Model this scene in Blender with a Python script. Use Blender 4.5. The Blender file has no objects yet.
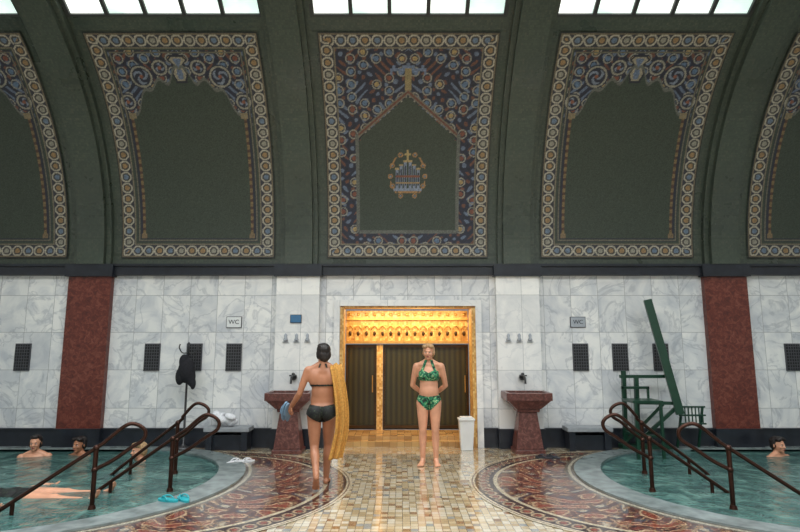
import bpy, bmesh, math, random
import numpy as np
from mathutils import Vector, Matrix, Euler
random.seed(3); rng=np.random.RandomState(5)
pi=math.pi
S=bpy.context.scene
S.view_settings.view_transform='Standard'
S.view_settings.exposure=0.0

# ---------------- helpers ----------------
def lin(c):
    return tuple(((v/255.)/12.92 if v/255.<=0.04045 else ((v/255.+0.055)/1.055)**2.4) for v in c)
def L4(c): return (*lin(c),1.0)

class NT:
    def __init__(s,name):
        s.m=bpy.data.materials.new(name); s.m.use_nodes=True
        s.t=s.m.node_tree; s.n=s.t.nodes; s.l=s.t.links
        s.b=s.n['Principled BSDF']
    def add(s,typ,**kw):
        n=s.n.new(typ)
        for k,v in kw.items(): setattr(n,k,v)
        return n
    def link(s,a,b): s.l.new(a,b)
    def math(s,op,a,b=None,c=None):
        n=s.add('ShaderNodeMath',operation=op)
        for i,v in enumerate((a,b,c)):
            if v is None: continue
            if isinstance(v,(int,float)): n.inputs[i].default_value=v
            else: s.link(v,n.inputs[i])
        return n.outputs[0]
    def noise(s,vec,scale,detail=4,rough=.5,dist=0):
        n=s.add('ShaderNodeTexNoise'); n.inputs['Scale'].default_value=scale
        n.inputs['Detail'].default_value=detail; n.inputs['Roughness'].default_value=rough
        n.inputs['Distortion'].default_value=dist
        if vec is not None: s.link(vec,n.inputs['Vector'])
        return n
    def ramp(s,fac,stops,interp='LINEAR'):
        n=s.add('ShaderNodeValToRGB'); n.color_ramp.interpolation=interp
        e=n.color_ramp.elements
        while len(e)<len(stops): e.new(.5)
        for i,(p,c) in enumerate(stops):
            e[i].position=p; e[i].color=c if len(c)==4 else L4(c)
        s.link(fac,n.inputs[0]); return n.outputs[0]
    def mix(s,fac,a,b,mode='MIX'):
        n=s.add('ShaderNodeMix',data_type='RGBA',blend_type=mode)
        for idx,v in ((0,fac),(6,a),(7,b)):
            if isinstance(v,(int,float)): n.inputs[idx].default_value=v
            elif isinstance(v,tuple): n.inputs[idx].default_value=v
            else: s.link(v,n.inputs[idx])
        return n.outputs[2]
    def bump(s,h,strength=.2,dist=.01):
        n=s.add('ShaderNodeBump'); n.inputs['Strength'].default_value=strength
        n.inputs['Distance'].default_value=dist
        s.link(h,n.inputs['Height']); s.link(n.outputs[0],s.b.inputs['Normal'])
    def obj(s): return s.add('ShaderNodeTexCoord').outputs['Object']

def simple(name,c,rough=.5,metal=0,var=.12,scale=20,emit=None,es=0):
    N=NT(name); v=N.obj(); n=N.noise(v,scale,3)
    a=tuple(x*(1-var) for x in lin(c)); b=tuple(min(1,x*(1+var)) for x in lin(c))
    col=N.ramp(n.outputs[0],[(.3,(*a,1)),(.7,(*b,1))])
    N.link(col,N.b.inputs['Base Color']); N.b.inputs['Roughness'].default_value=rough
    N.b.inputs['Metallic'].default_value=metal
    if emit: 
        N.b.inputs['Emission Color'].default_value=L4(emit); N.b.inputs['Emission Strength'].default_value=es
    return N.m

def marble(name,c1,c2,vein,w,h,mortar,rough=.25,vs=.4):
    N=NT(name); v=N.obj()
    sp=N.add('ShaderNodeSeparateXYZ'); N.link(v,sp.inputs[0])
    xy=N.math('ADD',sp.outputs[0],sp.outputs[1])
    cb=N.add('ShaderNodeCombineXYZ'); N.link(xy,cb.inputs[0]); N.link(sp.outputs[2],cb.inputs[1])
    br=N.add('ShaderNodeTexBrick'); br.offset=0.0
    br.inputs['Scale'].default_value=1; br.inputs['Brick Width'].default_value=w; br.inputs['Row Height'].default_value=h
    br.inputs['Mortar Size'].default_value=.0035; br.inputs['Color1'].default_value=(0,0,0,1); br.inputs['Color2'].default_value=(1,1,1,1)
    br.inputs['Mortar'].default_value=(.5,.5,.5,1)
    N.link(cb.outputs[0],br.inputs['Vector'])
    sc=N.add('ShaderNodeVectorMath',operation='SCALE'); N.link(br.outputs['Color'],sc.inputs[0]); sc.inputs['Scale'].default_value=9
    ad=N.add('ShaderNodeVectorMath',operation='ADD'); N.link(v,ad.inputs[0]); N.link(sc.outputs[0],ad.inputs[1])
    n=N.noise(ad.outputs[0],2.2,6,.58,.9)
    base=N.ramp(n.outputs[0],[(.32,c1),(.60,c2)])
    n2=N.noise(ad.outputs[0],1.5,5,.55,1.4)
    d=N.math('ABSOLUTE',N.math('SUBTRACT',n2.outputs[0],.5))
    vm=N.ramp(d,[(0,(vs,vs,vs,1)),(.03,(0,0,0,1))])
    c=N.mix(vm,base,L4(vein))
    tone=N.ramp(br.outputs['Color'],[(0,(.84,.85,.87,1)),(1,(1,1,1,1))])
    c=N.mix(1.0,c,tone,'MULTIPLY')
    c=N.mix(br.outputs['Fac'],c,L4(mortar))
    N.link(c,N.b.inputs['Base Color']); N.b.inputs['Roughness'].default_value=rough
    return N.m

M={}
M['marble']=marble('marble_white',(200,203,208),(238,237,234),(146,151,162),.46,.62,(150,151,153),.2,.42)
M['pier']=marble('marble_pier',(226,226,225),(245,243,239),(190,193,198),.8,.62,(170,172,174),.22,.3)
N=NT('red_marble'); v=N.obj(); n=N.noise(v,14,6,.7,.8)
N.link(N.ramp(n.outputs[0],[(.3,(60,25,20)),(.5,(100,44,34)),(.72,(134,80,66))]),N.b.inputs['Base Color']); N.b.inputs['Roughness'].default_value=.35; M['red']=N.m
N=NT('brown_marble'); v=N.obj(); n=N.noise(v,18,6,.7,.8)
N.link(N.ramp(n.outputs[0],[(.3,(52,28,25)),(.5,(92,52,46)),(.75,(140,98,88))]),N.b.inputs['Base Color']); N.b.inputs['Roughness'].default_value=.3; M['basin']=N.m
M['dark']=simple('dark_stone',(32,36,44),.3,0,.3,8)
M['coping']=simple('coping_stone',(122,132,132),.2,0,.3,7)
M['bench']=simple('grey_stone',(140,144,148),.5,0,.15,12)

def tilemat(name,cell,stops,grout,rough,gw=.06,dirty=True,swap=None):
    N=NT(name); v=N.obj()
    sc=N.add('ShaderNodeVectorMath',operation='SCALE'); N.link(v,sc.inputs[0]); sc.inputs['Scale'].default_value=1/cell
    of=N.add('ShaderNodeVectorMath',operation='ADD'); N.link(sc.outputs[0],of.inputs[0]); of.inputs[1].default_value=(.5,.5,.37)
    fl=N.add('ShaderNodeVectorMath',operation='FLOOR'); N.link(of.outputs[0],fl.inputs[0])
    fr=N.add('ShaderNodeVectorMath',operation='FRACTION'); N.link(of.outputs[0],fr.inputs[0])
    wn=N.add('ShaderNodeTexWhiteNoise',noise_dimensions='3D'); N.link(fl.outputs[0],wn.inputs['Vector'])
    col=N.ramp(wn.outputs['Value'],stops,'CONSTANT')
    sp=N.add('ShaderNodeSeparateXYZ'); N.link(fr.outputs[0],sp.inputs[0])
    gx=N.math('LESS_THAN',sp.outputs[0],gw); gy=N.math('LESS_THAN',sp.outputs[1],gw)
    g=N.math('MAXIMUM',gx,gy)
    col=N.mix(g,col,L4(grout))
    big=N.noise(v,.9,5,.6)
    if dirty:
        tone=N.ramp(big.outputs[0],[(.3,(.74,.74,.76,1)),(.65,(1,1,1,1))])
        col=N.mix(1.0,col,tone,'MULTIPLY')
    N.link(col,N.b.inputs['Base Color'])
    r=N.ramp(big.outputs[0],[(.35,(rough*.4,)*3+(1,)),(.65,(rough*1.3,)*3+(1,))]); N.link(r,N.b.inputs['Roughness'])
    N.bump(N.math('SUBTRACT',1.0,g),.15,.003)
    return N.m
M['floor']=tilemat('floor_mosaic',.072,[(0,(212,196,166)),(.3,(200,180,144)),(.5,(182,158,120)),(.66,(218,208,186)),(.86,(154,156,152)),(.94,(156,118,84))],(136,120,98),.2,.09)
fb=M['floor'].node_tree.nodes['Principled BSDF']; fb.inputs['Coat Weight'].default_value=1; fb.inputs['Coat Roughness'].default_value=.05; fb.inputs['Coat IOR'].default_value=1.6
M['cove']=tilemat('cove_green_tile',.03,[(0,(66,75,65)),(.35,(70,79,68)),(.6,(62,71,62)),(.8,(74,82,70)),(.95,(80,84,72))],(58,66,56),.5,.06)
M['gold']=tilemat('gold_mosaic',.035,[(0,(212,168,98)),(.3,(200,154,86)),(.55,(224,188,122)),(.8,(186,138,74))],(160,116,62),.4,.06,False)
M['hallfloor']=tilemat('vestibule_tile',.12,[(0,(196,156,100)),(.5,(182,140,86)),(.8,(164,122,72))],(120,90,56),.25,.04,False)
M['poolwall']=tilemat('pool_tile',.05,[(0,(120,165,165)),(.5,(104,150,152))],(90,120,120),.3,.06,False)
N=NT('door_curtain'); v=N.obj(); wv=N.add('ShaderNodeTexWave'); wv.inputs['Scale'].default_value=3.2; wv.inputs['Distortion'].default_value=.6; N.link(v,wv.inputs['Vector'])
N.link(N.ramp(wv.outputs['Color'],[(0,(38,36,20)),(1,(62,57,31))]),N.b.inputs['Base Color']); N.b.inputs['Roughness'].default_value=.35; M['curtain']=N.m
M['doorbrown']=simple('door_bronze',(70,50,26),.3,.4,.3,6)
M['brass']=simple('brass',(190,150,86),.4,.6,.15,20)
M['bronze']=simple('bronze_rail',(64,40,32),.28,.75,.2,20)
M['black']=simple('vent_black',(18,18,21),.5)
M['frame']=simple('vent_frame',(74,75,80),.5)
M['mull']=simple('skylight_mullion',(52,54,54),.5)
M['green']=simple('green_paint',(18,58,42),.35,.1,.15,15)
M['white']=simple('white_plastic',(222,224,224),.4,0,.04,6)
M['signgrey']=simple('sign_grey',(160,166,174),.4,0,.05)
M['signblue']=simple('sign_blue',(60,110,150),.4,0,.05)
M['ink']=simple('ink',(45,48,55),.5)
M['cloth']=simple('black_cloth',(24,24,30),.9,0,.4,30)
M['wtowel']=simple('white_towel',(215,216,220),.9,0,.12,40)
M['ytowel']=simple('yellow_towel',(190,138,66),.95,0,.25,45)
M['teal']=simple('teal_rubber',(40,160,170),.5,0,.08)
M['lblue']=simple('light_blue_rubber',(120,150,176),.5,0,.08)
M['steel']=simple('dark_steel',(70,70,72),.35,.7)
M['skinA']=simple('skin_tan',(172,116,86),.42,0,.10,9)
M['skinB']=simple('skin_fair',(210,152,122),.42,0,.10,9)
M['hairA']=simple('hair_dark',(30,22,20),.5,0,.4,60)
M['hairB']=simple('hair_blonde_grey',(176,142,104),.6,0,.3,60)
M['lips']=simple('lips',(160,84,76),.4)
M['eyew']=simple('eye_white',(200,192,186),.3)
M['iris']=simple('iris',(50,44,40),.2)
def printmat(name,stops,scale=38):
    N=NT(name); v=N.obj()
    n=N.noise(v,scale*.5,2,.5,1.5)
    N.link(N.ramp(n.outputs[0],stops,'CONSTANT'),N.b.inputs['Base Color']); N.b.inputs['Roughness'].default_value=.7
    return N.m
M['bikB']=printmat('tropical_print',[(0,(12,34,28)),(.42,(20,96,68)),(.52,(46,140,94)),(.6,(170,190,140)),(.64,(14,54,40))])
M['bikA']=printmat('dark_print',[(0,(12,14,16)),(.54,(22,36,30)),(.62,(70,80,56)),(.64,(14,17,18))])
N=NT('pool_water'); v=N.obj()
n=N.noise(v,3.2,5,.6,.8); n2=N.noise(v,9,3,.5,1.0)
N.link(N.ramp(n.outputs[0],[(.3,(42,72,72)),(.5,(66,102,98)),(.72,(108,144,136))]),N.b.inputs['Base Color'])
N.b.inputs['Roughness'].default_value=.06; N.b.inputs['IOR'].default_value=1.33
h=N.math('ADD',n.outputs[0],N.math('MULTIPLY',n2.outputs[0],.45)); N.bump(h,.6,.055); M['water']=N.m
N=NT('skylight_glass'); v=N.obj(); n=N.noise(v,2.5,3)
col=N.ramp(n.outputs[0],[(.35,(186,208,200)),(.65,(242,246,240))])
N.link(col,N.b.inputs['Base Color']); N.link(col,N.b.inputs['Emission Color']); N.b.inputs['Emission Strength'].default_value=1.3; M['sky']=N.m
def vcmat(name,rough,mul=1.0):
    N=NT(name); a=N.add('ShaderNodeAttribute'); a.attribute_name='Col'
    v=N.obj(); n=N.noise(v,50,2)
    t=N.ramp(n.outputs[0],[(.3,(.75*mul,)*3+(1,)),(.7,(1.1*mul,)*3+(1,))])
    N.link(N.mix(1.0,a.outputs['Color'],t,'MULTIPLY'),N.b.inputs['Base Color']); N.b.inputs['Roughness'].default_value=rough
    return N.m
M['vcp']=vcmat('wall_mosaic',.5); M['vcf']=vcmat('floor_ring_mosaic',.22)
fb=M['vcf'].node_tree.nodes['Principled BSDF']; fb.inputs['Coat Weight'].default_value=.55; fb.inputs['Coat Roughness'].default_value=.05; fb.inputs['Coat IOR'].default_value=1.5

class MB:
    def __init__(s): s.v=[]; s.f=[]; s.mi=[]; s.sm=[]; s.mats=[]; s.X=Matrix.Identity(4)
    def mat(s,m):
        m=M[m] if isinstance(m,str) else m
        if m not in s.mats: s.mats.append(m)
        return s.mats.index(m)
    def raw(s,vs,fs,m,smooth=False):
        b=len(s.v); k=s.mat(m)
        s.v+= [tuple(s.X@Vector(p)) for p in vs]
        for f in fs: s.f.append(tuple(b+i for i in f)); s.mi.append(k); s.sm.append(smooth)
    def box(s,c,d,m,R=None):
        vs=[]
        for i in (-.5,.5):
            for j in (-.5,.5):
                for k in (-.5,.5):
                    p=Vector((i*d[0],j*d[1],k*d[2]))
                    if R is not None: p=R@p
                    vs.append(p+Vector(c))
        s.raw(vs,[(0,1,3,2),(4,6,7,5),(0,4,5,1),(2,3,7,6),(0,2,6,4),(1,5,7,3)],m)
    def bar(s,p0,p1,w,d,m):
        p0=Vector(p0);p1=Vector(p1);a=p1-p0;R=a.to_track_quat('Z','Y').to_matrix()
        s.box((p0+p1)/2,(w,d,a.length),m,R)
    def cone(s,p0,p1,r0,r1,m,seg=14):
        p0=Vector(p0);p1=Vector(p1);a=p1-p0
        if a.length<1e-6:return
        R=a.to_track_quat('Z','Y').to_matrix(); vs=[]
        for p,r in ((p0,r0),(p1,r1)):
            for i in range(seg):
                t=2*pi*i/seg; vs.append(p+R@Vector((r*math.cos(t),r*math.sin(t),0)))
        fs=[(i,(i+1)%seg,seg+(i+1)%seg,seg+i) for i in range(seg)]
        s.raw(vs,fs,m,True); s.raw(vs,[tuple(range(seg))[::-1],tuple(range(seg,2*seg))],m)
    def coneC(s,p0,p1,r0,r1,m,seg=16):
        p0=Vector(p0);p1=Vector(p1);a=p1-p0
        R=a.to_track_quat('Z','Y').to_matrix(); vs=[]
        for p,r in ((p0,r0),(p1,r1)):
            for i in range(seg):
                t=2*pi*i/seg; vs.append(p+R@Vector((r*math.cos(t),r*math.sin(t),0)))
        fs=[(i,(i+1)%seg,seg+(i+1)%seg,seg+i) for i in range(seg)]+[tuple(range(seg))[::-1],tuple(range(seg,2*seg))]
        s.raw(vs,fs,m,True)
    def ell(s,c,r,m,R=None,seg=16,rg=10):
        if isinstance(r,(int,float)): r=(r,r,r)
        vs=[];c=Vector(c)
        def P(p):
            p=Vector(p)
            if R is not None:p=R@p
            return p+c
        vs.append(P((0,0,r[2])))
        for i in range(1,rg):
            a=pi*i/rg
            for j in range(seg):
                t=2*pi*j/seg; vs.append(P((r[0]*math.sin(a)*math.cos(t),r[1]*math.sin(a)*math.sin(t),r[2]*math.cos(a))))
        vs.append(P((0,0,-r[2]))); last=len(vs)-1
        fs=[(0,1+j,1+(j+1)%seg) for j in range(seg)]
        for i in range(rg-2):
            for j in range(seg):
                a=1+i*seg+j;b=1+i*seg+(j+1)%seg; fs.append((a,a+seg,b+seg,b))
        o=1+(rg-2)*seg
        fs+=[(o+j,last,o+(j+1)%seg) for j in range(seg)]
        s.raw(vs,fs,m,True)
    def limb(s,p0,r0,p1,r1,m='skinA'):
        s.coneC(p0,p1,r0,r1,m); s.ell(p0,r0,m,None,14,8); s.ell(p1,r1,m,None,14,8)
    def tube(s,pts,r,m,seg=10):
        pts=[Vector(p) for p in pts]; vs=[];n=len(pts); up=None
        for i,p in enumerate(pts):
            t=(pts[min(i+1,n-1)]-pts[max(i-1,0)]).normalized()
            if up is None:
                up=Vector((0,0,1)) if abs(t.z)<.9 else Vector((1,0,0))
            a=(up-t*up.dot(t)).normalized(); up=a; b=t.cross(a)
            for j in range(seg):
                q=2*pi*j/seg; vs.append(p+a*r*math.cos(q)+b*r*math.sin(q))
        fs=[]
        for i in range(n-1):
            for j in range(seg):
                fs.append((i*seg+j,i*seg+(j+1)%seg,(i+1)*seg+(j+1)%seg,(i+1)*seg+j))
        fs+=[tuple(range(seg))[::-1],tuple(range((n-1)*seg,n*seg))]
        s.raw(vs,fs,m,True)
    def lathe(s,prof,c,m,seg=28,sx=1,sy=1):
        vs=[]
        for r,z in prof:
            for j in range(seg):
                t=2*pi*j/seg; vs.append((c[0]+r*sx*math.cos(t),c[1]+r*sy*math.sin(t),c[2]+z))
        fs=[];n=len(prof)
        for i in range(n-1):
            for j in range(seg):
                fs.append((i*seg+j,i*seg+(j+1)%seg,(i+1)*seg+(j+1)%seg,(i+1)*seg+j))
        fs+=[tuple(range(seg))[::-1],tuple(range((n-1)*seg,n*seg))]
        s.raw(vs,fs,m,True)
    def arcbox(s,x0,x1,ri,ro,t0,t1,n,m,yc,zc):
        vs=[]
        for i in range(n+1):
            t=t0+(t1-t0)*i/n
            for x,r in ((x0,ri),(x1,ri),(x1,ro),(x0,ro)):
                vs.append((x,yc+r*math.cos(t),zc+r*math.sin(t)))
        fs=[]
        for i in range(n):
            for j in range(4):
                a=i*4+j;b=i*4+(j+1)%4; fs.append((a,b,b+4,a+4))
        fs+=[(3,2,1,0),(n*4,n*4+1,n*4+2,n*4+3)]
        s.raw(vs,fs,m)
    def mesh(s,name):
        me=bpy.data.meshes.new(name); me.from_pydata(s.v,[],s.f); me.update()
        for m in s.mats: me.materials.append(m)
        me.polygons.foreach_set('material_index',s.mi); me.polygons.foreach_set('use_smooth',s.sm); me.update()
        return me
    def obj(s,name,loc=(0,0,0),parent=None,rot=None,bevel=0):
        o=bpy.data.objects.new(name,s.mesh(name)); S.collection.objects.link(o); o.location=loc
        if rot: o.rotation_euler=rot
        if parent: o.parent=parent
        if bevel:
            md=o.modifiers.new('b','BEVEL'); md.width=bevel; md.segments=2; md.limit_method='ANGLE'
        return o
    def remesh(s,voxel,it,fac=.5,keep=None,extra=0):
        o=bpy.data.objects.new('tmp',s.mesh('tmp')); S.collection.objects.link(o)
        md=o.modifiers.new('r','REMESH'); md.mode='VOXEL'; md.voxel_size=voxel; md.use_smooth_shade=True
        m2=o.modifiers.new('s','SMOOTH'); m2.factor=fac; m2.iterations=it
        dg=bpy.context.evaluated_depsgraph_get(); dg.update()
        me=bpy.data.meshes.new_from_object(o.evaluated_get(dg))
        bpy.data.objects.remove(o)
        if extra:
            nv=len(me.vertices); co=np.zeros(nv*3); me.vertices.foreach_get('co',co); co=co.reshape(-1,3)
            ed=np.zeros(len(me.edges)*2,dtype=np.int32); me.edges.foreach_get('vertices',ed); ed=ed.reshape(-1,2)
            deg=np.bincount(ed.ravel(),minlength=nv).astype(float)
            w=np.ones(nv)
            for c,r in keep:
                d=np.linalg.norm(co-np.array(c),axis=1); w=np.minimum(w,np.clip((d-r)/.05,0,1))
            for _ in range(extra):
                a=np.zeros_like(co)
                for k in range(3):
                    a[:,k]=np.bincount(ed[:,0],co[ed[:,1],k],nv)+np.bincount(ed[:,1],co[ed[:,0],k],nv)
                a/=np.maximum(deg,1)[:,None]; co+=(a-co)*(.6*w)[:,None]
            me.vertices.foreach_set('co',co.ravel()); me.update()
        me.polygons.foreach_set('use_smooth',[True]*len(me.polygons))
        return me
def link(name,me,parent=None,loc=(0,0,0),mat=None):
    if mat:
        me.materials.clear(); me.materials.append(M[mat])
        me.polygons.foreach_set('material_index',[0]*len(me.polygons))
    o=bpy.data.objects.new(name,me); S.collection.objects.link(o); o.location=loc
    if parent:o.parent=parent
    return o
def empty(name,loc=(0,0,0),rz=0,rot=None):
    o=bpy.data.objects.new(name,None); S.collection.objects.link(o); o.location=loc; o.rotation_euler=rot or (0,0,rz); return o
def smoothpath(pts,k=6):
    P=[Vector(p) for p in pts]; P=[P[0]*2-P[1]]+P+[P[-1]*2-P[-2]]; out=[]
    for i in range(1,len(P)-2):
        for j in range(k):
            t=j/k; a,b,c,d=P[i-1],P[i],P[i+1],P[i+2]
            out.append(.5*((2*b)+(c-a)*t+(2*a-5*b+4*c-d)*t*t+(3*b-a-3*c+d)*t**3))
    out.append(P[-2]); return out
def gridmesh(name,P,C,mat,mask=None):
    nu,nv=P.shape[:2]; idx=np.arange(nu*nv).reshape(nu,nv)
    q=np.stack([idx[:-1,:-1],idx[1:,:-1],idx[1:,1:],idx[:-1,1:]],-1).reshape(-1,4)
    if mask is not None: q=q[mask[:-1,:-1].reshape(-1)]
    me=bpy.data.meshes.new(name); me.from_pydata(P.reshape(-1,3).tolist(),[],q.tolist()); me.update()
    ca=me.color_attributes.new('Col','FLOAT_COLOR','POINT')
    cc=np.ones((nu*nv,4),np.float32); cc[:,:3]=C.reshape(-1,3); ca.data.foreach_set('color',cc.ravel())
    me.materials.append(M[mat]); return me

# ---------------- dimensions ----------------
YW=9.2; ZC=3.0; R=4.14; YC=YW-R; HX=10.5; YF=-4.0
T1=math.radians(55.8); T2=math.radians(85); D=math.radians
DW=1.135; DH=2.30

def arc(sg,cx,cy,r,n=48):
    return [(sg*(cx-r*math.cos(t)),cy+r*math.sin(t)) for t in [(-pi/2+pi*i/n) for i in range(n+1)]]
PX,PY,PR=4.5,6.95,2.05; PXE=HX-.05
b=MB()
cols=[(PX-PR*math.cos(a),PR*math.sin(a)) for a in [pi/2*i/24 for i in range(25)]]+[(PXE,PR)]
yb=YW+.1
b.raw([(-cols[0][0],YF,0),(cols[0][0],YF,0),(cols[0][0],yb,0),(-cols[0][0],yb,0)],[(0,1,2,3)],'floor')
for sg in (-1,1):
    for (x0,h0),(x1,h1) in zip(cols[:-1],cols[1:]):
        for q in ([(x0,YF),(x1,YF),(x1,PY-h1),(x0,PY-h0)],[(x0,PY+h0),(x1,PY+h1),(x1,yb),(x0,yb)]):
            vv=[(sg*x,y,0) for x,y in q]
            if sg<0: vv=vv[::-1]
            b.raw(vv,[(0,1,2,3)],'floor')
    vv=[(sg*PXE,YF,0),(sg*HX,YF,0),(sg*HX,yb,0),(sg*PXE,yb,0)]
    b.raw(vv if sg>0 else vv[::-1],[(0,1,2,3)],'floor')
b.obj('floor')
for sg in (-1,1):
    pl=[(sg*PXE,PY-PR)]+arc(sg,PX,PY,PR)+[(sg*PXE,PY+PR)]
    b=MB(); n=len(pl)
    vs=[(x,y,0) for x,y in pl]+[(x,y,-1.0) for x,y in pl]
    b.raw(vs,[(i,(i+1)%n,n+(i+1)%n,n+i) for i in range(n)],'poolwall')
    b.raw([(x,y,-1.0) for x,y in pl]+[(sg*6,PY,-1.0)],[(i,(i+1)%n,n) for i in range(n)],'poolwall')
    b.obj('pool_basin')
    b=MB()
    tri=[(i,(i+1)%n,n) for i in range(n)]
    if sg>0: tri=[t[::-1] for t in tri]
    b.raw([(x-sg*6,y-PY,0) for x,y in pl]+[(0,0,0)],tri,'water'); b.obj('pool_water',(sg*6,PY,-.03))
    o=[(sg*PXE,6.95-2.2)]+arc(sg,4.3,6.95,2.2)+[(sg*PXE,6.95+2.2)]
    b=MB(); vs=[]
    for (x,y),(x2,y2) in zip(pl,o): vs+=[(x,y,-.06),(x,y,.025),(x2,y2,.025),(x2,y2,-.0)]
    fs=[]
    for i in range(n-1):
        for j in range(3): fs.append((i*4+j,i*4+j+1,i*4+j+5,i*4+j+4)[::(1 if sg<0 else -1)])
    b.raw(vs,fs,'coping'); b.obj('pool_coping')
    nr,na=170,840
    rr=np.linspace(.02,2.1,nr)[:,None]; aa=np.linspace(0,2*pi,na)[None,:]
    x=-2.8+rr*np.cos(aa); y=6.7+rr*np.sin(aa)
    P=np.stack([sg*-1*x,y,np.full_like(x,.006)],-1)
    dd=np.sqrt(np.maximum(x+4.3,0)**2+(y-6.95)**2)-2.2
    mask=(dd>-.02)
    out=2.1-rr+0*aa
    w=np.maximum(dd+out,.05); t=np.clip(dd/w,0,1)
    th=aa+0*rr
    k=9
    ph=th*k
    v1=np.sin(ph*2+3.0*np.sin(t*7)+.8*np.sin(ph)); v2=np.sin(13*t+1.6*np.cos(ph*1.0)+.7*np.sin(ph*3))
    v3=np.sin(x*23+2*np.sin(y*17))*np.sin(y*21+2*np.sin(x*15)); v4=np.sin(x*47+2*np.sin(y*31))*np.sin(y*43+2*np.sin(x*37))
    C=np.zeros(P.shape); C[:]=lin((84,34,30))
    def put(m,c): C[m]=lin(c)
    put(v3>.45,(118,56,44)); put(v4<-.55,(60,30,34)); put(v1*v2>.40,(178,152,122)); put(v1*v2>.62,(132,62,46)); put(v1*v2<-.38,(50,54,68)); put(v1*v2<-.75,(166,154,134))
    put(np.abs(v2)<.09,(36,26,30)); put(v3<-.66,(144,112,84)); put((v4>.7),(150,120,92))
    put(out<.30,(52,32,34)); rp=np.abs(((th*2.1/.16)%1)-.5)*.16; rad=np.sqrt(rp**2+(out-.17)**2)
    put((out<.30)&(rad<.072)&(rad>.048),(174,152,124)); put((out<.30)&(rad<.035),(140,60,44))
    put((out<.34)&(out>.29),(186,172,146)); put(out<.07,(200,186,160)); put((out<.045)&(out>.025),(96,58,48))
    put(dd<.12,(112,102,90)); put((dd<.08)&(dd>.04),(180,172,154))
    C*=rng.uniform(.55,1.25,C.shape[:2])[...,None]
    link('floor_mosaic_ring',gridmesh('floor_mosaic_ring',P,C,'vcf',mask))

b=MB()
b.box(((-HX-DW)/2,YW+.15,1.5),(HX-DW,.3,3.0),'marble'); b.box(((HX+DW)/2,YW+.15,1.5),(HX-DW,.3,3.0),'marble')
b.box((0,YW+.15,(3.0+DH)/2),(2*DW,.3,3.0-DH),'marble'); b.obj('wall_back')
b=MB(); b.box((-HX-.1,(YF+YW)/2,3.7),(.2,YW-YF+.6,9),'marble'); b.obj('wall_left')
b=MB(); b.box((HX+.1,(YF+YW)/2,3.7),(.2,YW-YF+.6,9),'marble'); b.obj('wall_right')
b=MB(); b.box((0,YF-.1,3.7),(2*HX,.2,7.4),'marble'); b.obj('wall_front')
for nm,x0,x1 in (('baseboard_left',-HX,-DW-.1),('baseboard_right',DW+.1,HX)):
    b=MB(); b.box(((x0+x1)/2,YW-.025,.14),(x1-x0,.05,.28),'dark'); b.box(((x0+x1)/2,YW-.035,.295),(x1-x0,.07,.03),'dark'); b.obj(nm)
for x in (-1.84,1.84):
    b=MB(); b.box((0,0,1.57),(.72,.12,2.53),'pier'); b.box((0,-.02,.155),(.76,.16,.31),'dark'); b.box((0,-.03,2.89),(.80,.18,.2),'dark')
    for i in range(3):
        b.lathe([(.0,-.0),(.035,.0),(.04,.01),(.02,.05),(.028,.09),(.008,.12)],(-.18+.18*i,-.075,1.72),'signgrey',10)
        b.box((-.18+.18*i,-.07,1.70),(.1,.03,.012),'signgrey')
    b.obj('marble_pier',(x,YW-.062,0))
for x in (-5.35,5.35,-8.9,8.9):
    b=MB(); b.box((0,0,1.57),(.72,.10,2.53),'red'); b.box((0,-.02,.155),(.76,.14,.31),'dark'); b.box((0,-.03,2.89),(.80,.16,.2),'dark'); b.obj('red_marble_pilaster',(x,YW-.052,0))
b=MB(); b.box((0,YW-.05,2.89),(2*HX,.10,.15),'dark'); b.box((0,YW-.07,2.985),(2*HX,.14,.04),'dark'); b.obj('trim_1')
b=MB(); b.arcbox(-HX,HX,R,R+.06,0,T1,40,'cove',YC,ZC)
bays=[0,-3.58,3.58,-7.12,7.12]; sw=1.42
edges=sorted(bays); xs=-HX
for c in edges:
    b.arcbox(xs,c-sw,R,R+.2,T1,T2,14,'cove',YC,ZC); xs=c+sw
b.arcbox(xs,HX,R,R+.2,T1,T2,14,'cove',YC,ZC)
b.obj('ceiling_cove')
for x in (-1.84,1.84,-5.35,5.35,-8.9,8.9):
    b=MB(); b.arcbox(-.23,.23,R-.16,R+.02,0,T2,44,'cove',YC,ZC); b.arcbox(-.31,.31,R-.08,R+.02,0,T2,44,'cove',YC,ZC)
    b.obj('ceiling_rib',(x,0,0))
zt=ZC+R*math.sin(T2); yt=YC+R*math.cos(T2)
b=MB(); ly0,ly1,lx=-1.5,3.2,8.5
b.box((0,(yt+ly1)/2,zt+.1),(2*HX,yt-ly1,.2),'cove'); b.box((0,(YF+ly0)/2,zt+.1),(2*HX,ly0-YF,.2),'cove')
for s_ in(-1,1): b.box((s_*(HX+lx)/2,(ly0+ly1)/2,zt+.1),(HX-lx,ly1-ly0,.2),'cove')
b.obj('ceiling')
b=MB(); b.box((0,(ly0+ly1)/2,zt+.16),(2*lx,ly1-ly0,.02),'sky')
for i in range(18): b.box((-lx+2*lx*i/17,(ly0+ly1)/2,zt+.1),(.06,ly1-ly0,.1),'steel')
for i in range(6): b.box((0,ly0+(ly1-ly0)*i/5,zt+.1),(2*lx,.06,.1),'steel')
b.obj('window_6')
for k,c in enumerate(bays):
    b=MB(); b.arcbox(-sw,sw,R+.045,R+.06,T1,T2,10,'sky',YC,ZC)
    for i in range(6):
        x=-sw+2*sw*i/5; b.arcbox(x-.028,x+.028,R-.0,R+.045,T1,T2,10,'mull',YC,ZC)
    for t in (T1+.004,T1+(T2-T1)*.5,T2-.01): b.arcbox(-sw,sw,R+.0,R+.045,t-.004,t+.004,2,'mull',YC,ZC)
    b.obj('window_%d'%(k+1),(c,0,0))

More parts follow.
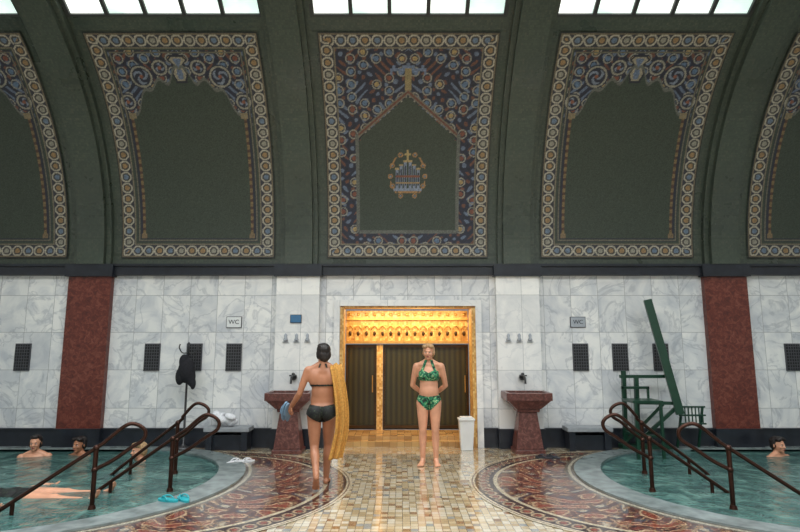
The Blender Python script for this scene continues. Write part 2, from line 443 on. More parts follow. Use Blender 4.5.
# ------- vault mosaics -------
def panel(kind,W):
    L=3.70; na=int(W/.0115); nb=int(L/.0115)
    a=np.linspace(-W/2,W/2,na)[:,None]+np.zeros((1,nb)); bb=np.linspace(0,L,nb)[None,:]+np.zeros((na,1))
    C=np.zeros((na,nb,3)); C[:]=lin((57,66,55))
    def put(m,c):
        g=sum(c)/3; c=tuple(min(255,1.05*(.82*v+.18*g)) for v in c); C[m]=lin(c)
    def hsh(i,j=0): 
        v=np.sin(i*12.9898+j*78.233)*43758.5453; return v-np.floor(v)
    e=np.minimum(np.minimum(W/2-np.abs(a),bb),L-bb); A=np.abs(a)
    def ornate(m,sc=1.0,dens=0):
        put(m,(32,37,58))
        p=.20*sc; i=np.floor(A/p); j=np.floor((bb+ (i%2)*p/2)/p)
        u=A-(i+.5)*p; w=(bb+(i%2)*p/2)-(j+.5)*p; r=np.sqrt(u*u+w*w); hh=hsh(i,j); h2=hsh(i+7,j+3)
        s=np.sin(A*25+3*np.sin(bb*9))*np.sin(bb*23+3*np.sin(A*8))
        put(m&(s>.6),(90,104,128)); put(m&(s<-.66),(106,62,46)); put(m&(np.abs(s)<.05),(24,26,36))
        k=m&(h2<.62)
        put(k&(r<.078*sc)&(r>.058*sc),(136,132,118))
        put(k&(r<.04*sc)&(hh<.35),(122,66,48)); put(k&(r<.04*sc)&(hh>=.35)&(hh<.7),(80,106,136)); put(k&(r<.04*sc)&(hh>=.7),(158,132,80))
    if kind=='c':
        field=(A<.78)&(bb>.5)&((bb<2.05+(.78-A)*.85))
        m=(e>.25)&~field&((A>.84)|(bb<.42)|(bb>2.0)); ornate(m)
        d=np.abs(bb-(2.12+(.78-A)*.85)); put((A<.82)&(d<.05)&(bb>2),(112,104,86)); put((A<.82)&(d<.02)&(bb>2),(110,58,44))
        put((np.abs(A-.84)<.03)&(bb>.45)&(bb<2.1),(92,94,86))
        put((np.abs(bb-.45)<.03)&(A<.84),(92,94,86))
        put((A<.05)&(bb>2.8)&(bb<3.2),(140,122,78))
        put(((A<.28)&(np.abs(bb-3.12)<.08))&(hsh(np.floor(A/.05),np.floor(bb/.05))>.5),(96,112,140))
        cb=bb-1.42
        # crest: scrolled frame, stepped shield, towers, finial
        put((A<.30)&(np.abs(cb)<.30)&(np.abs(A+np.abs(cb)*.55-.36)<.016),(164,118,62))
        for q in (.04,.11,.18):
            put((np.abs(A-q)<.024)&(cb>-.22)&(cb<.27-q*.9),(118,130,152)); put((np.abs(A-q)<.008)&(cb>-.18)&(cb<.2-q*.9),(30,34,48))
            put((np.abs(A-q)<.034)&(np.abs(cb-(.27-q*.9))<.014),(170,142,88))
        put((A<.235)&(np.abs(cb+.245)<.022),(124,136,156)); put((A<.17)&(np.abs(cb+.29)<.018),(164,118,62)); put((A<.20)&(np.abs(cb+.02)<.014),(130,70,46)); put((A<.20)&(np.abs(cb+.13)<.012),(164,130,76))
        put((A<.02)&(cb>.25)&(cb<.42),(172,146,88)); put((A<.055)&(np.abs(cb-.35)<.014),(172,146,88))
        for (qx,qy) in ((.26,.16),(.29,-.02),(.26,-.18),(.12,.34),(.12,-.35)):
            rq=np.sqrt((A-qx)**2+(cb-qy)**2); put((rq<.042)&(rq>.02),(158,114,64)); put(rq<.014,(104,124,150))
    else:
        low=2.92-.62*np.clip((A-.42)/.5,0,1)**1.5+.06*np.sin(A*22)+.22*np.exp(-(A/.18)**2)
        m=(e>.27)&(bb>low)&(bb>0); ornate(m)
        for (cx,cy,r0) in ((.62,3.02,.17),(.30,3.16,.12),(.93,2.62,.12)):
            r=np.sqrt((A-cx)**2+(bb-cy)**2); put(r<r0+.02,(34,38,56)); put((r<r0)&(r>r0-.03),(142,136,118)); ang=np.arctan2(bb-cy,A-cx)
            put((r<r0-.05)&(np.sin(ang*3+r*60)>.2),(112,122,138)); put(r<.03,(136,76,52))
        vw=.05+.07*np.exp(-((bb-3.28)/.05)**2)+.045*np.exp(-((bb-3.06)/.08)**2)
        put((A<vw+.03)&(bb>2.92)&(bb<3.36),(30,34,48)); put((A<vw)&(bb>2.95)&(bb<3.33),(146,136,112)); put((A<vw*.5)&(bb>2.98)&(bb<3.3),(92,108,134))
        put((np.abs(bb-low)<.028)&(e>.27),(94,95,86))
        col=(np.abs(A-.92)<.022)&(bb>.38)&(bb<2.4); put(col,(122,98,60)); put(col&((bb%.12)<.05),(80,52,38))
        put((np.abs(A-.96)<.018)&(bb>.38)&(bb<2.4),(34,38,54))
        put((np.abs(A-.92)<.05)&(bb>.30)&(bb<.42),(120,98,66)); put((np.abs(A-.92)<.07)&(np.abs(bb-2.4)<.05),(128,112,80))
        put((e>.28)&(e<.345)&(bb<2.5),(34,42,54)); put((e>.30)&(e<.315),(102,96,76))
    on_side=(W/2-A)<np.minimum(bb,L-bb)
    sp=np.where(on_side,bb,a+10); p=.185
    i=np.floor(sp/p); u=sp-(i+.5)*p; r=np.sqrt(u*u+(e-.125)**2); hh=hsh(i)
    bd=e<.25; put(bd,(44,45,56)); put(bd&(r<.092)&(r>.066),(168,160,140))
    put(bd&(r<.062),(60,57,52)); put(bd&(r<.042)&(hh<.3),(92,112,136)); put(bd&(r<.042)&(hh>=.3)&(hh<.65),(148,114,70)); put(bd&(r<.042)&(hh>.65),(138,134,118))
    put((e<.035),(108,94,70)); put(e<.012,(40,44,44)); put((e>.222)&(e<.25),(116,106,84))
    C*=rng.uniform(.6,1.18,C.shape[:2])[...,None]
    th=(bb+.12)/R; rr=R-.03
    P=np.stack([a,YC+rr*np.cos(th),ZC+rr*np.sin(th)],-1)
    return gridmesh('mosaic_panel',P,C,'vcp')
mc=panel('c',2.75); ms=panel('s',2.62)
for c in bays:
    link('mosaic_panel',mc if c==0 else ms,loc=(c,0,0))

# vestibule / door
Yd=10.1
b=MB()
for s_ in(-1,1): b.box((s_*(DW+.05),9.80,1.15),(.1,.60,2.30),'gold')
b.box((0,9.80,DH+.06),(2*DW+.2,.60,.1),'gold'); b.obj('wall_vestibule')
b=MB()
for s_ in(-1,1):
    b.box((s_*(DW-.03),YW+.14,1.14),(.06,.32,2.28),'gold'); b.box((s_*(DW+.05),YW-.03,1.15),(.10,.06,2.30),'pier')
b.box((0,YW-.03,DH+.05),(2*DW+.2,.06,.10),'pier'); b.box((0,YW+.14,DH-.015),(2*DW-.12,.32,.03),'gold'); b.obj('trim_2')
b=MB(); b.box((0,(YW+Yd)/2+.1,.04),(2*DW,1.0,.08),'hallfloor'); b.box((0,9.75,.10),(2*DW,.7,.08),'hallfloor'); b.obj('floor_vestibule')
b=MB()
b.box((0,Yd+.06,1.98),(2*DW-.02,.06,.60),'gold'); b.box((0,Yd,2.12),(2*DW-.02,.07,.03),'brass'); b.box((0,Yd,1.70),(2*DW-.02,.12,.05),'brass')
for i in range(15):
    cx=-1.05+i*.15
    b.tube([(cx+.055*math.cos(t),Yd,1.93+.07*math.sin(t)) for t in np.linspace(0,pi,9)],.012,'brass',6)
    b.box((cx-.06,Yd,1.82),(.022,.03,.20),'brass'); b.ell((cx,Yd+.01,1.86),(.028,.015,.045),'doorbrown',None,8,6)
    b.ell((cx,Yd,2.21),(.03,.015,.03),'brass',None,8,6)
b.obj('door_transom')
def leaf(name,x0,x1):
    b=MB(); w=x1-x0; cx=(x0+x1)/2
    b.box((cx,Yd+.08,.9),(w,.04,1.52),'curtain')
    for x in (x0+.02,x1-.02): b.box((x,Yd+.05,.9),(.04,.05,1.52),'doorbrown')
    for z in (.19,1.63): b.box((cx,Yd+.045,z),(w-.001,.045,.05),'doorbrown')
    b.cone((x1-.07,Yd-.0,.8),(x1-.07,Yd-.0,1.1),.010,.010,'brass')
    b.obj(name)
leaf('door_1',-DW+.01,-.56); leaf('door_2',-.44,.44); leaf('door_3',.45,DW-.01)
b=MB(); b.box((-.5,Yd+.03,.9),(.11,.1,1.52),'gold'); b.obj('door_frame')

def vent():
    b=MB(); b.box((0,.0,0),(.26,.02,.45),'frame'); b.box((0,-.008,0),(.225,.02,.41),'black')
    for i in range(5): b.box((-.08+.04*i,-.022,0),(.008,.012,.41),'frame')
    for i in range(8): b.box((0,-.024,-.175+.05*i),(.23,.010,.014),'frame')
    return b.mesh('wall_vent')
vm=vent()
for px in (-6.42,-4.26,-3.56,-2.90,2.88,3.54,4.22,6.42):
    link('wall_vent',vm,loc=(px,YW-.012,1.45))
def sign(name,x,z,w,h,mat,txt=None,y=YW-.015):
    b=MB(); b.box((0,0,0),(w,.02,h),mat); b.box((0,.004,0),(w+.02,.012,h+.02),'frame'); o=b.obj(name,(x,y,z))
    if txt:
        cu=bpy.data.curves.new('letters','FONT'); cu.body=txt; cu.size=h*.6; cu.extrude=.002; cu.align_x='CENTER'; cu.align_y='CENTER'
        cu.materials.append(M['ink']); t=bpy.data.objects.new('letters',cu); S.collection.objects.link(t); t.parent=o; t.rotation_euler=(pi/2,0,0); t.location=(0,-.013,0)
sign('wall_sign',-2.92,2.03,.24,.17,'white','WC'); sign('wall_sign',2.86,2.03,.24,.16,'signgrey','WC'); sign('wall_sign',-1.86,2.08,.17,.12,'signblue',None,YW-.137)
for sg in(-1,1):
    e=empty('wash_basin',(sg*1.86,YW-.44,0))
    b=MB()
    def frus(z0,w0,d0,z1,w1,d1,m='basin',cy=.03):
        v=[(s1*w/2,cy+s2*d/2,z) for z,w,d in((z0,w0,d0),(z1,w1,d1)) for s1,s2 in((-1,-1),(1,-1),(1,1),(-1,1))]
        b.raw(v,[(3,2,1,0),(4,5,6,7),(0,1,5,4),(1,2,6,5),(2,3,7,6),(3,0,4,7)],m)
    frus(0,.46,.38,.06,.46,.38); frus(.06,.42,.34,.62,.27,.24); frus(.62,.34,.28,.67,.36,.30); frus(.67,.38,.34,.80,.66,.5)
    b.box((0,-.20,.86),(.70,.06,.12),'basin'); b.box((0,.25,.86),(.70,.06,.12),'basin')
    for s_ in(-1,1): b.box((s_*.32,.03,.86),(.06,.4,.12),'basin')
    b.box((0,.03,.81),(.6,.46,.02),'dark')
    b.obj('pedestal_bowl',(0,0,0),e,bevel=.008)
    b=MB(); b.cone((0,.30,1.13),(0,.24,1.13),.05,.05,'steel'); b.tube(smoothpath([(0,.26,1.13),(0,.14,1.15),(0,.06,1.12),(0,.04,1.04)]),.016,'steel'); b.cone((-.06,.2,1.16),(.06,.2,1.16),.012,.012,'steel'); b.ell((0,.22,1.18),.028,'steel')
    b.obj('spout',(0,0,0),e)
b=MB()
v=[];
for z,w in((0,.19),(.46,.24)):
    v+=[(-w/2,-w*.4,z),(w/2,-w*.4,z),(w/2,w*.4,z),(-w/2,w*.4,z)]
b.raw(v,[(3,2,1,0),(0,1,5,4),(1,2,6,5),(2,3,7,6),(3,0,4,7),(4,5,6,7)],'white'); b.box((0,0,.475),(.26,.22,.03),'white'); b.box((0,-.01,.5),(.2,.15,.03),'white')
b.obj('waste_bin',(.93,8.98,0),bevel=.008)
for sg in(-1,1):
    b=MB(); b.box((0,0,.33),(.72,.3,.07),'bench'); b.box((-.28,0,.15),(.1,.26,.3),'dark'); b.box((.28,0,.15),(.1,.26,.3),'dark'); b.box((0,.03,.12),(.5,.18,.24),'dark')
    b.obj('stone_bench',(sg*2.86,8.97,0),bevel=.01)

def rail(p_low,p_mid,p_top,name='handrail'):
    pl,pm,pt=Vector(p_low),Vector(p_mid),Vector(p_top)
    d=(pt-pl); dh=Vector((d.x,d.y,0)).normalized()
    low2=pl-d.normalized()*.25
    path=[low2,pl,pm,pl.lerp(pt,.8),pt-dh*.04,pt+dh*.07+Vector((0,0,-.0)),pt+dh*.15+Vector((0,0,-.07)),pt+dh*.13+Vector((0,0,-.16)),pt+dh*.02+Vector((0,0,-.235)),pt.lerp(pm,.5)+Vector((0,0,-.25)),Vector((pm.x,pm.y,pm.z-.22))]
    b=MB(); b.tube(smoothpath(path,7),.021,'bronze',12)
    top=pm.z+.0
    b.cone((pm.x,pm.y,-.98),(pm.x,pm.y,top),.024,.024,'bronze'); b.ell((pm.x,pm.y,top),.034,'bronze')
    b.ell((pm.x,pm.y,pm.z-.22),.034,'bronze'); b.cone((pm.x,pm.y,-.03),(pm.x,pm.y,.01),.04,.03,'bronze')
    q=pl.lerp(pm,.12); b.cone((q.x,q.y,-.98),(q.x,q.y,q.z),.02,.02,'bronze')
    b.obj(name)
for s_ in(-1,1):
    rail((s_*4.10,5.70,.03),(s_*3.32,5.93,.58),(s_*3.02,6.02,.80))
    rail((s_*3.55,6.55,.03),(s_*2.80,6.62,.56),(s_*2.42,6.62,.82))
    rail((s_*3.75,7.45,.1),(s_*3.10,7.5,.62),(s_*2.85,7.5,.86))

b=MB()
b.box((3.78,8.98,.055),(.8,.2,.06),'green')
for x in(3.46,3.66): b.bar((x,8.97,.05),(x,8.9,1.15),.06,.06,'green')
b.bar((3.40,8.9,1.15),(4.24,8.9,1.15),.055,.05,'green')
b.bar((3.90,8.85,2.38),(4.25,8.75,.58),.085,.12,'green')
b.bar((3.62,8.9,.74),(4.28,8.8,.74),.05,.05,'green'); b.bar((3.62,8.9,.12),(4.25,8.8,.7),.05,.05,'green')
b.box((3.60,8.6,.80),(.46,.42,.035),'green'); b.box((3.60,8.82,.98),(.44,.03,.04),'green')
for x in (3.40,3.80): b.bar((x,8.82,.8),(x,8.82,1.0),.03,.03,'green')
for x in(3.42,3.80):
    b.bar((x,8.42,.80),(x,8.42,-.3),.04,.04,'green'); b.bar((x,8.42,.3),(x,8.86,.3),.03,.03,'green')
b.bar((3.42,8.42,.3),(3.80,8.42,.3),.03,.03,'green'); b.bar((3.46,8.9,.15),(3.85,8.45,.76),.04,.04,'green')
b.cone((3.46,8.9,1.15),(3.46,8.9,1.24),.04,.04,'green')
for i in range(6): b.cone((4.38+.055*i,8.85,.42),(4.38+.055*i,8.85,.68),.01,.01,'green')
for z in (.42,.55,.68): b.cone((4.28,8.85,z),(4.70,8.85,z),.014,.014,'green')
b.bar((4.66,8.85,.68),(4.66,9.05,.03),.03,.03,'green'); b.bar((4.32,8.85,.6),(4.32,9.05,.03),.03,.03,'green')
b.obj('pool_lift')

e=empty('coat_stand',(-3.56,8.93,.025))
b=MB(); b.lathe([(.13,0),(.13,.02),(.05,.04),(.018,.08),(.016,1.62),(.03,1.64),(.0,1.68)],(0,0,0),'steel',16)
for i in range(4):
    t=i*pi/2+.4; dx,dy=math.cos(t),math.sin(t)
    b.tube(smoothpath([(0,0,1.5),(dx*.09,dy*.09,1.5),(dx*.14,dy*.14,1.58),(dx*.13,dy*.13,1.64)]),.01,'steel',8)
b.obj('stand',(0,0,0),e)
b=MB(); b.ell((0.02,-.08,1.22),(.14,.10,.20),'cloth'); b.ell((-.03,-.08,1.36),(.08,.07,.12),'cloth'); b.ell((.09,-.07,1.12),(.07,.08,.15),'cloth'); b.coneC((0,-.05,1.3),(0.02,-.03,1.55),.03,.012,'cloth'); b.ell((-.08,-.09,1.13),(.07,.07,.14),'cloth'); b.ell((.13,-.08,1.02),(.045,.05,.10),'cloth')
link('hanging_jacket',b.remesh(.012,3),e,mat='cloth')
b=MB()
for i in range(9):
    b.ell((rng.uniform(-.16,.16),rng.uniform(-.08,.08),.06+rng.uniform(0,.14)),(rng.uniform(.05,.1),.07,rng.uniform(.03,.08)),'wtowel',Euler((rng.uniform(-.5,.5),rng.uniform(-.6,.6),0)).to_matrix())
me=b.remesh(.01,3); zmin=min(v.co.z for v in me.vertices); link('white_towel',me,loc=(-2.93,8.94,.366-zmin),mat='wtowel')

def flop(b,x,y,z,rz,m,R0=None):
    R=Matrix.Rotation(rz,4,'Z'); old=b.X; b.X=old@Matrix.Translation((x,y,z))@R
    prof=[]; n=24
    for i in range(n):
        t=2*pi*i/n; yy=.13*math.sin(t); w=.047+.008*math.sin(t); prof.append((w*math.cos(t),yy))
    vs=[(x_,y_,0) for x_,y_ in prof]+[(x_,y_,.02) for x_,y_ in prof]
    b.raw(vs,[(i,(i+1)%n,n+(i+1)%n,n+i) for i in range(n)]+[tuple(range(n))[::-1],tuple(range(n,2*n))],m)
    for s_ in(-1,1): b.tube(smoothpath([(0,.085,.02),(s_*.015,.06,.045),(s_*.038,.01,.045),(s_*.045,-.03,.02)],5),.008,m,6)
    b.X=old
def flops(name,x,y,z,m,r=.3):
    b=MB(); flop(b,-.07,0,0,r,m); flop(b,.08,.03,0,r-.5,m); b.obj(name,(x,y,z))
flops('flip_flops',-2.50,6.02,.026,'teal',1.2)
flops('flip_flops',-2.40,8.0,.008,'wtowel',-.6)
flops('flip_flops',2.05,8.3,.008,'ink',1.0)

# ---------------- people ----------------
def hand(b,w,d,n,s,curl=.35,m='skinA',k=1.0):
    w=Vector(w);d=Vector(d).normalized();n=Vector(n);n=(n-d*n.dot(d)).normalized();s=d.cross(n)*s
    R=Matrix((s,d,n)).transposed()
    b.ell(w+d*.045*k,(.041*k,.052*k,.017*k),m,R,14,8); b.limb(w,.024,w+d*.03,.024,m)
    for off,l in((-.032,.058),(-.011,.072),(.011,.078),(.032,.068)):
        p=w+d*.080*k+s*off*k; dr=(d+s*off*5).normalized(); r=.0090*k; c=0
        for q,f in enumerate((.45,.32,.23)):
            c+=curl*(1+.3*q); dd=(dr*math.cos(c)+n*math.sin(c)).normalized(); p2=p+dd*l*f*1.0*k
            b.limb(p,r,p2,r*.93,m); p=p2; r*=.93
    p=w+d*.022*k+s*.030*k; dr=(d*.75+s*.75+n*.25).normalized(); p2=p+dr*.035*k; b.limb(p,.0125*k,p2,.010*k,m); p3=p2+(dr+n*.4+d*.3).normalized()*.03*k; b.limb(p2,.010*k,p3,.0085*k,m)
def foot(b,an,yaw,pitch,m):
    old=b.X; b.X=old@Matrix.Translation(an)@Matrix.Rotation(yaw,4,'Z')@Matrix.Rotation(pitch,4,'X')
    b.ell((0,.025,-.04),(.032,.038,.034),m); b.ell((0,-.05,-.045),(.037,.085,.028),m); b.ell((0,-.11,-.055),(.044,.05,.018),m)
    b.limb((0,0,0),.034,(0,-.05,-.03),.032,m)
    b.X=old@Matrix.Translation(an)@Matrix.Rotation(yaw,4,'Z')@Matrix.Rotation(pitch,4,'X')@Matrix.Translation((0,-.14,-.06))@Matrix.Rotation(-pitch*.8,4,'X')
    for i,(x,l,r) in enumerate(((-.03,.045,.013),(-.009,.042,.0095),(.007,.036,.009),(.021,.03,.0085),(.034,.022,.008))):
        b.limb((x,.01,.0),r,(x,-l,-.002),r*.9,m)
    b.X=old
def head(b,c,Rh,m):
    old=b.X; b.X=old@Matrix.Translation(c)@Rh
    b.ell((0,.012,.03),(.075,.094,.084),m); b.ell((0,-.022,-.015),(.062,.070,.085),m); b.ell((0,-.030,-.062),(.049,.052,.040),m)
    b.ell((0,-.070,-.088),(.02,.018,.018),m); b.limb((0,-.088,.01),.007,(0,-.110,-.024),.013,m); b.ell((0,-.080,.022),(.042,.016,.011),m)
    for s_ in(-1,1):
        b.ell((s_*.034,-.066,-.025),(.022,.02,.022),m); b.ell((s_*.076,.012,-.008),(.011,.02,.032),m); b.ell((s_*.012,-.098,-.026),(.009,.009,.007),m)
    b.ell((0,-.088,-.057),(.023,.010,.010),m)
    b.X=old
def headparts(par,c,Rh,hairf,hairmat,brow='hairA'):
    X=Matrix.Translation(c)@Rh
    b=MB(); b.X=X
    for s_ in(-1,1):
        b.ell((s_*.029,-.0815,.002),(.0125,.009,.0065),'eyew'); b.ell((s_*.029,-.0885,.002),(.0055,.003,.0055),'iris')
    b.obj('eyes',parent=par)
    b=MB(); b.X=X; b.ell((0,-.0965,-.053),(.022,.006,.004),'lips'); b.ell((0,-.0955,-.060),(.018,.006,.005),'lips'); b.obj('lips',parent=par)
    b=MB(); b.X=X
    for s_ in(-1,1): b.ell((s_*.031,-.090,.021),(.017,.007,.003),brow)
    b.obj('eyebrows',parent=par)
    b=MB(); b.X=X; hairf(b); me=b.remesh(.006,4)
    co=np.zeros(len(me.vertices)*3); me.vertices.foreach_get('co',co); co=co.reshape(-1,3)
    no=np.array([v.normal[:] for v in me.vertices]); co+=no*(.003*np.sin(co[:,0]*300+co[:,2]*40)*np.sin(co[:,1]*210))[:,None]
    me.vertices.foreach_set('co',co.ravel()); me.update()
    link('hair',me,par,mat=hairmat)
def hair_short(b):
    m='hairB'
    b.ell((0,.030,.045),(.084,.096,.082),m); b.ell((0,.06,-.012),(.074,.058,.08),m)
    for s_ in(-1,1): b.ell((s_*.066,.028,.0),(.022,.045,.055),m); b.ell((s_*.045,-.045,.085),(.04,.045,.03),m)
    b.ell((.01,-.035,.098),(.055,.055,.03),m)
def hair_bob(b):
    m='hairA'
    b.ell((0,.030,.045),(.084,.096,.082),m); b.ell((0,.060,-.02),(.074,.058,.085),m); b.ell((0,.07,-.05),(.055,.045,.045),m)
    for s_ in(-1,1): b.ell((s_*.066,.025,-.01),(.022,.045,.058),m)
    b.ell((0,-.035,.098),(.06,.055,.03),m)
def torso(b,m,bust=True):
    b.ell((0,.005,.905),(.158,.105,.105),m); 
    for s_ in(-1,1):
        b.ell((s_*.078,.055,.86),(.090,.084,.097),m); b.ell((s_*.172,.012,1.345),(.055,.053,.058),m); b.ell((s_*.09,.04,1.26),(.085,.065,.11),m)
        b.limb((0,.018,1.43),.045,(s_*.125,.018,1.368),.042,m)
        if bust: b.ell((s_*.072,-.082,1.225),(.064,.060,.062),m)
        b.limb((s_*.02,-.05,1.375),.02,(s_*.13,-.03,1.375),.02,m)
    b.ell((0,-.01,1.0),(.142,.098,.14),m); b.ell((0,.002,1.09),(.134,.096,.13),m); b.ell((0,.0,1.22),(.148,.102,.16),m); b.ell((0,.01,1.33),(.150,.078,.075),m)
    b.coneC((0,.022,1.36),(0,.008,1.49),.058,.052,m); b.ell((0,.02,1.37),.062,m)
def leg(b,hip,kn,an,m):
    hip,kn,an=map(Vector,(hip,kn,an))
    b.limb(hip,.093,hip.lerp(kn,.5),.077,m); b.limb(hip.lerp(kn,.5),.077,kn,.056,m)
    b.ell(kn+Vector((0,-.006,0)),(.051,.054,.06),m)
    mid=kn.lerp(an,.32)+Vector((0,.018,0)); b.limb(kn,.051,mid,.057,m); b.limb(mid,.057,kn.lerp(an,.68),.043,m); b.limb(kn.lerp(an,.68),.043,an,.035,m)
def arm(b,sh,el,wr,m):
    sh,el,wr=map(Vector,(sh,el,wr)); b.limb(sh,.050,sh.lerp(el,.5),.045,m); b.limb(sh.lerp(el,.5),.045,el,.037,m); b.ell(el,.038,m)
    q=el.lerp(wr,.3); b.limb(el,.037,q,.039,m); b.limb(q,.039,wr,.027,m)
def garment(me,pred,name,par,mat,off=.005):
    co=np.zeros(len(me.vertices)*3); me.vertices.foreach_get('co',co); co=co.reshape(-1,3)
    no=np.array([v.normal[:] for v in me.vertices])
    sel=pred(co); faces=[tuple(p.vertices) for p in me.polygons if all(sel[v] for v in p.vertices)]
    used=sorted({v for f in faces for v in f}); mp={v:i for i,v in enumerate(used)}
    m2=bpy.data.meshes.new(name); m2.from_pydata((co[used]+no[used]*off).tolist(),[],[tuple(mp[v] for v in f) for f in faces]); m2.update()
    m2.polygons.foreach_set('use_smooth',[True]*len(m2.polygons)); return link(name,m2,par,mat=mat)
def bottoms(co):
    x,y,z=np.abs(co[:,0]),co[:,1],co[:,2]
    legl=.745+np.clip(x-.03,0,1)*np.where(y<0,1.0,.62)
    return (z>legl)&(z<.935+.02*(x/.15))&(x<.20)&(y<.150)&(y>-.16)
def top_b(co,neck=True):
    x,y,z=np.abs(co[:,0]),co[:,1],co[:,2]
    band=(z>1.165)&(z<1.19)&(x<.158)
    cup=(y<-.05)&(x<.15)&(((x-.072)/.07)**2+((z-1.222)/.066)**2<1)
    xs=.08-(z-1.27)*.32; st=(z>1.26)&(z<1.43)&(np.abs(x-xs)<.013)&(x<.12)&((y<0.03)|(z>1.38))
    return band|cup|st
def top_tank(co):
    x,y,z=np.abs(co[:,0]),co[:,1],co[:,2]
    band=(z>1.15)&(z<1.20)&(x<.158)
    cup=(y<-.02)&(x<.145)&(z>1.15)&(z<1.285-.25*np.clip(.05-x,0,1)*2)
    xs=.095-(z-1.27)*.36; st=(z>1.26)&(z<1.44)&(np.abs(x-xs)<.022)&((y<0.03)|(z>1.38))
    return band|cup|st

P=empty('standing_woman',(.28,7.90,0),rz=-.08)
m='skinB'; b=MB(); torso(b,m); Rh=Euler((.03,0,-.12)).to_matrix().to_4x4(); hc=(0,-.008,1.545)
head(b,hc,Rh,m)
for s_ in(-1,1):
    leg(b,(s_*.088,.0,.85),(s_*.088,-.012,.47),(s_*.092+.0,.02,.085),m); foot(b,(s_*.092,.02,.075),s_*.18,0,m)
    sh=(s_*.182,.012,1.335); el=(s_*.238,.095,1.075); wr=(s_*.085,.185,.945); arm(b,sh,el,wr,m)
    hand(b,wr,(-s_*.85,.05,-.5),(0,-1,0),s_,.25,m)
me=b.remesh(.0045,5,keep=[(hc,.12),((.09,-.05,.03),.15),((-.09,-.05,.03),.15),((0,.20,.91),.12)],extra=45); link('body',me,P,mat='skinB')
garment(me,bottoms,'bikini_bottom',P,'bikB',.006); garment(me,top_tank,'bikini_top',P,'bikB',.006)
headparts(P,hc,Rh,hair_short,'hairB','hairB')

P=empty('walking_woman',(-1.06,6.66,0),rz=pi+.16)
m='skinA'; b=MB(); torso(b,m); Rh=Euler((.10,0,.25)).to_matrix().to_4x4(); hc=(0,-.012,1.545); head(b,hc,Rh,m)
leg(b,(.088,.0,.85),(.080,.0,.47),(.055,.245,.19),m); foot(b,(.055,.25,.185),.0,.85,m)
leg(b,(-.088,.0,.85),(-.085,-.13,.475),(-.07,-.17,.085),m); foot(b,(-.07,-.17,.075),-.1,0,m)
arm(b,(.182,.012,1.335),(.268,.03,1.08),(.36,-.10,.925),m); hand(b,(.36,-.10,.925),(.35,-.45,-.75),(-.8,-.3,.0),1,.75,m)
arm(b,(-.182,.012,1.335),(-.250,-.02,1.07),(-.185,-.19,1.20),m); hand(b,(-.185,-.19,1.20),(.15,.1,1),(.6,.9,0),1,.7,m)
me=b.remesh(.0045,5,keep=[(hc,.12),((.05,.2,.08),.16),((-.07,-.24,.03),.17),((.38,-.14,.87),.11),((-.18,-.18,1.26),.10)],extra=45); link('body',me,P,mat='skinA')
garment(me,bottoms,'bikini_bottom',P,'bikA',.006); garment(me,top_b,'bikini_top',P,'bikA',.006)
headparts(P,hc,Rh,hair_bob,'hairA')
path=smoothpath([(-.195,-.17,.86),(-.195,-.165,1.05),(-.185,-.13,1.25),(-.165,-.085,1.37),(-.155,.01,1.425),(-.165,.09,1.37),(-.20,.125,1.2),(-.225,.14,.95),(-.225,.13,.7),(-.20,.12,.5),(-.17,.12,.34)],8)
nv=29; vs=[];fs=[]
for i,p in enumerate(path):
    u=i/(len(path)-1); wd=.13+.03*u
    for j in range(nv):
        q=j/(nv-1)-.5; fold=.016*math.sin(q*13+u*3)*(.4+.9*abs(u-.45)*2)+.003*math.sin(q*31+u*6)
        t=(path[min(i+1,len(path)-1)]-path[max(i-1,0)]).normalized(); nn=Vector((0,-t.z,t.y)).normalized()
        vs.append(p+Vector((q*wd+.008*math.sin(u*14),0,-abs(q)*.03*(1 if 0.3<u<.5 else 0)-.02*q*(u>.9)))+nn*fold)
n=len(path)
for i in range(n-1):
    for j in range(nv-1): a=i*nv+j; fs.append((a,a+1,a+nv+1,a+nv))
b=MB(); b.raw(vs,fs,'ytowel',True); o=b.obj('towel',parent=P); md=o.modifiers.new('s','SOLIDIFY'); md.thickness=.010; md.offset=0
b=MB(); b.X=Matrix.Translation((.40,-.17,.84))@Euler((1.1,.3,.6)).to_matrix().to_4x4(); flop(b,0,0,0,0,'lblue'); flop(b,.02,.01,.028,.15,'lblue'); b.obj('held_sandals',parent=P)

def swimmer(x,y,z,rz,hair,hm,skin):
    P=empty('swimmer',(x,y,z),rz=rz); b=MB(); b.X=Matrix.Translation((0,0,-1.36))
    b.ell((0,0,1.22),(.17,.11,.15),skin); b.ell((0,.01,1.33),(.155,.08,.075),skin)
    for s_ in(-1,1):
        b.ell((s_*.18,.012,1.335),(.058,.055,.06),skin); b.limb((0,.018,1.43),.045,(s_*.13,.018,1.365),.045,skin); arm(b,(s_*.19,.01,1.33),(s_*.27,-.05,1.15),(s_*.2,-.25,1.2),skin)
        hand(b,(s_*.2,-.25,1.2),(-s_*.3,-1,0),(0,0,-1),s_,.3,skin)
    b.coneC((0,.022,1.36),(0,.008,1.49),.056,.05,skin); head(b,(0,-.01,1.545),Matrix.Identity(4),skin)
    link('body',b.remesh(.007,4),P,mat=skin); headparts(P,(0,-.01,.185),Matrix.Identity(4),hair,hm)
swimmer(-5.70,8.62,-.02,.3,hair_bob,'hairA','skinB')
swimmer(-5.08,8.72,-.06,-.2,hair_short,'hairA','skinA')
swimmer(-3.98,8.35,-.08,-.7,hair_short,'hairB','skinB')
swimmer(-5.92,7.85,-.06,-1.0,hair_short,'hairB','skinB')
swimmer(5.66,8.65,-.05,.3,hair_short,'hairA','skinB')
swimmer(6.1,8.45,-.07,.9,hair_short,'hairB','skinB')
P=empty('floating_swimmer',(-5.12,6.5,-.07))
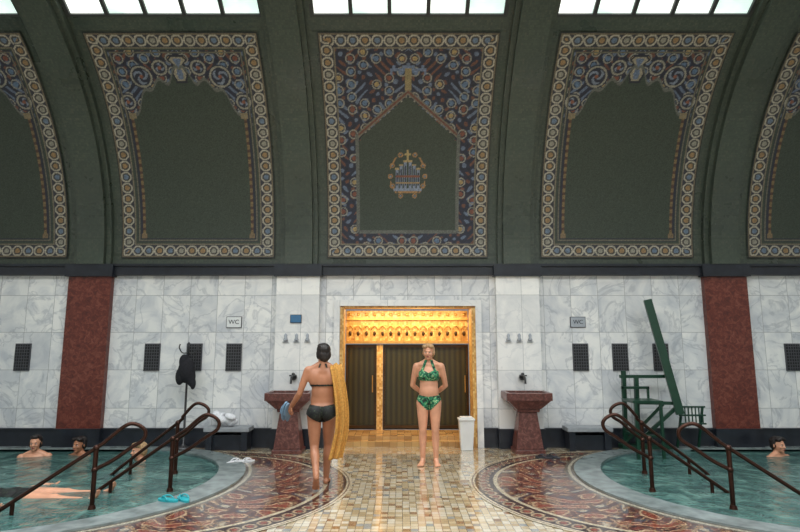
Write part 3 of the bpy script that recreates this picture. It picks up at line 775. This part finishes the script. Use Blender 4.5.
m='skinB'; b=MB(); torso(b,m,False); head(b,(0,-.008,1.545),Matrix.Identity(4),m)
for s_ in(-1,1):
    leg(b,(s_*.088,0,.85),(s_*.12,-.02,.47),(s_*.15,-.0,.085),m); foot(b,(s_*.15,-.0,.075),s_*.2,.5,m)
    arm(b,(s_*.182,.012,1.335),(s_*.33,.01,1.12),(s_*.45,-.03,.93),m); hand(b,(s_*.45,-.03,.93),(s_*.4,0,-.9),(0,-1,0),s_,.2,m)
me=b.remesh(.008,4)
body=link('body',me,P,mat=m); g=garment(me,lambda c:((c[:,2]>.80)&(c[:,2]<1.27)&(np.abs(c[:,0])<.17)),'swimsuit',P,'bikA',.006)
Rm=Matrix(((0,0,-1),(1,0,0),(0,-1,0)))
if Rm.determinant()<0: Rm=Matrix(((0,0,-1),(-1,0,0),(0,-1,0)))
for o in (body,g): o.matrix_local=Rm.to_4x4()@Matrix.Translation((0,0,-1.6))

# ---------------- lights ----------------
def area(name,loc,sx,sy,e,c,rot=(0,0,0),spread=180):
    l=bpy.data.lights.new(name,'AREA'); l.shape='RECTANGLE'; l.size=sx; l.size_y=sy; l.energy=e; l.color=c; l.spread=D(spread)
    o=bpy.data.objects.new(name,l); S.collection.objects.link(o); o.location=loc; o.rotation_euler=rot; return o
area('skylight_daylight',(0,.85,zt+.03),13,4.4,880,(.95,.98,1.0))
area('cove_daylight',(0,6.2,6.85),14,1.2,380,(.95,.98,1.0),(D(-20),0,0),120)
area('vestibule_lamp',(0,9.75,2.27),2.0,.4,26,(1,.76,.42),(0,0,0))
area('vestibule_lamp',(0,9.50,2.22),2.0,.08,13,(1,.76,.42),(D(62),0,0))
w=bpy.data.worlds.new('World'); S.world=w; w.use_nodes=True; w.node_tree.nodes['Background'].inputs[0].default_value=(.6,.7,.8,1); w.node_tree.nodes['Background'].inputs[1].default_value=.3

cam=bpy.data.cameras.new('camera'); cam.sensor_width=36; cam.lens=24.48; co=bpy.data.objects.new('camera',cam); S.collection.objects.link(co)
co.location=(-.13,0,1.65); co.rotation_euler=(D(90+8.26),0,0); S.camera=co
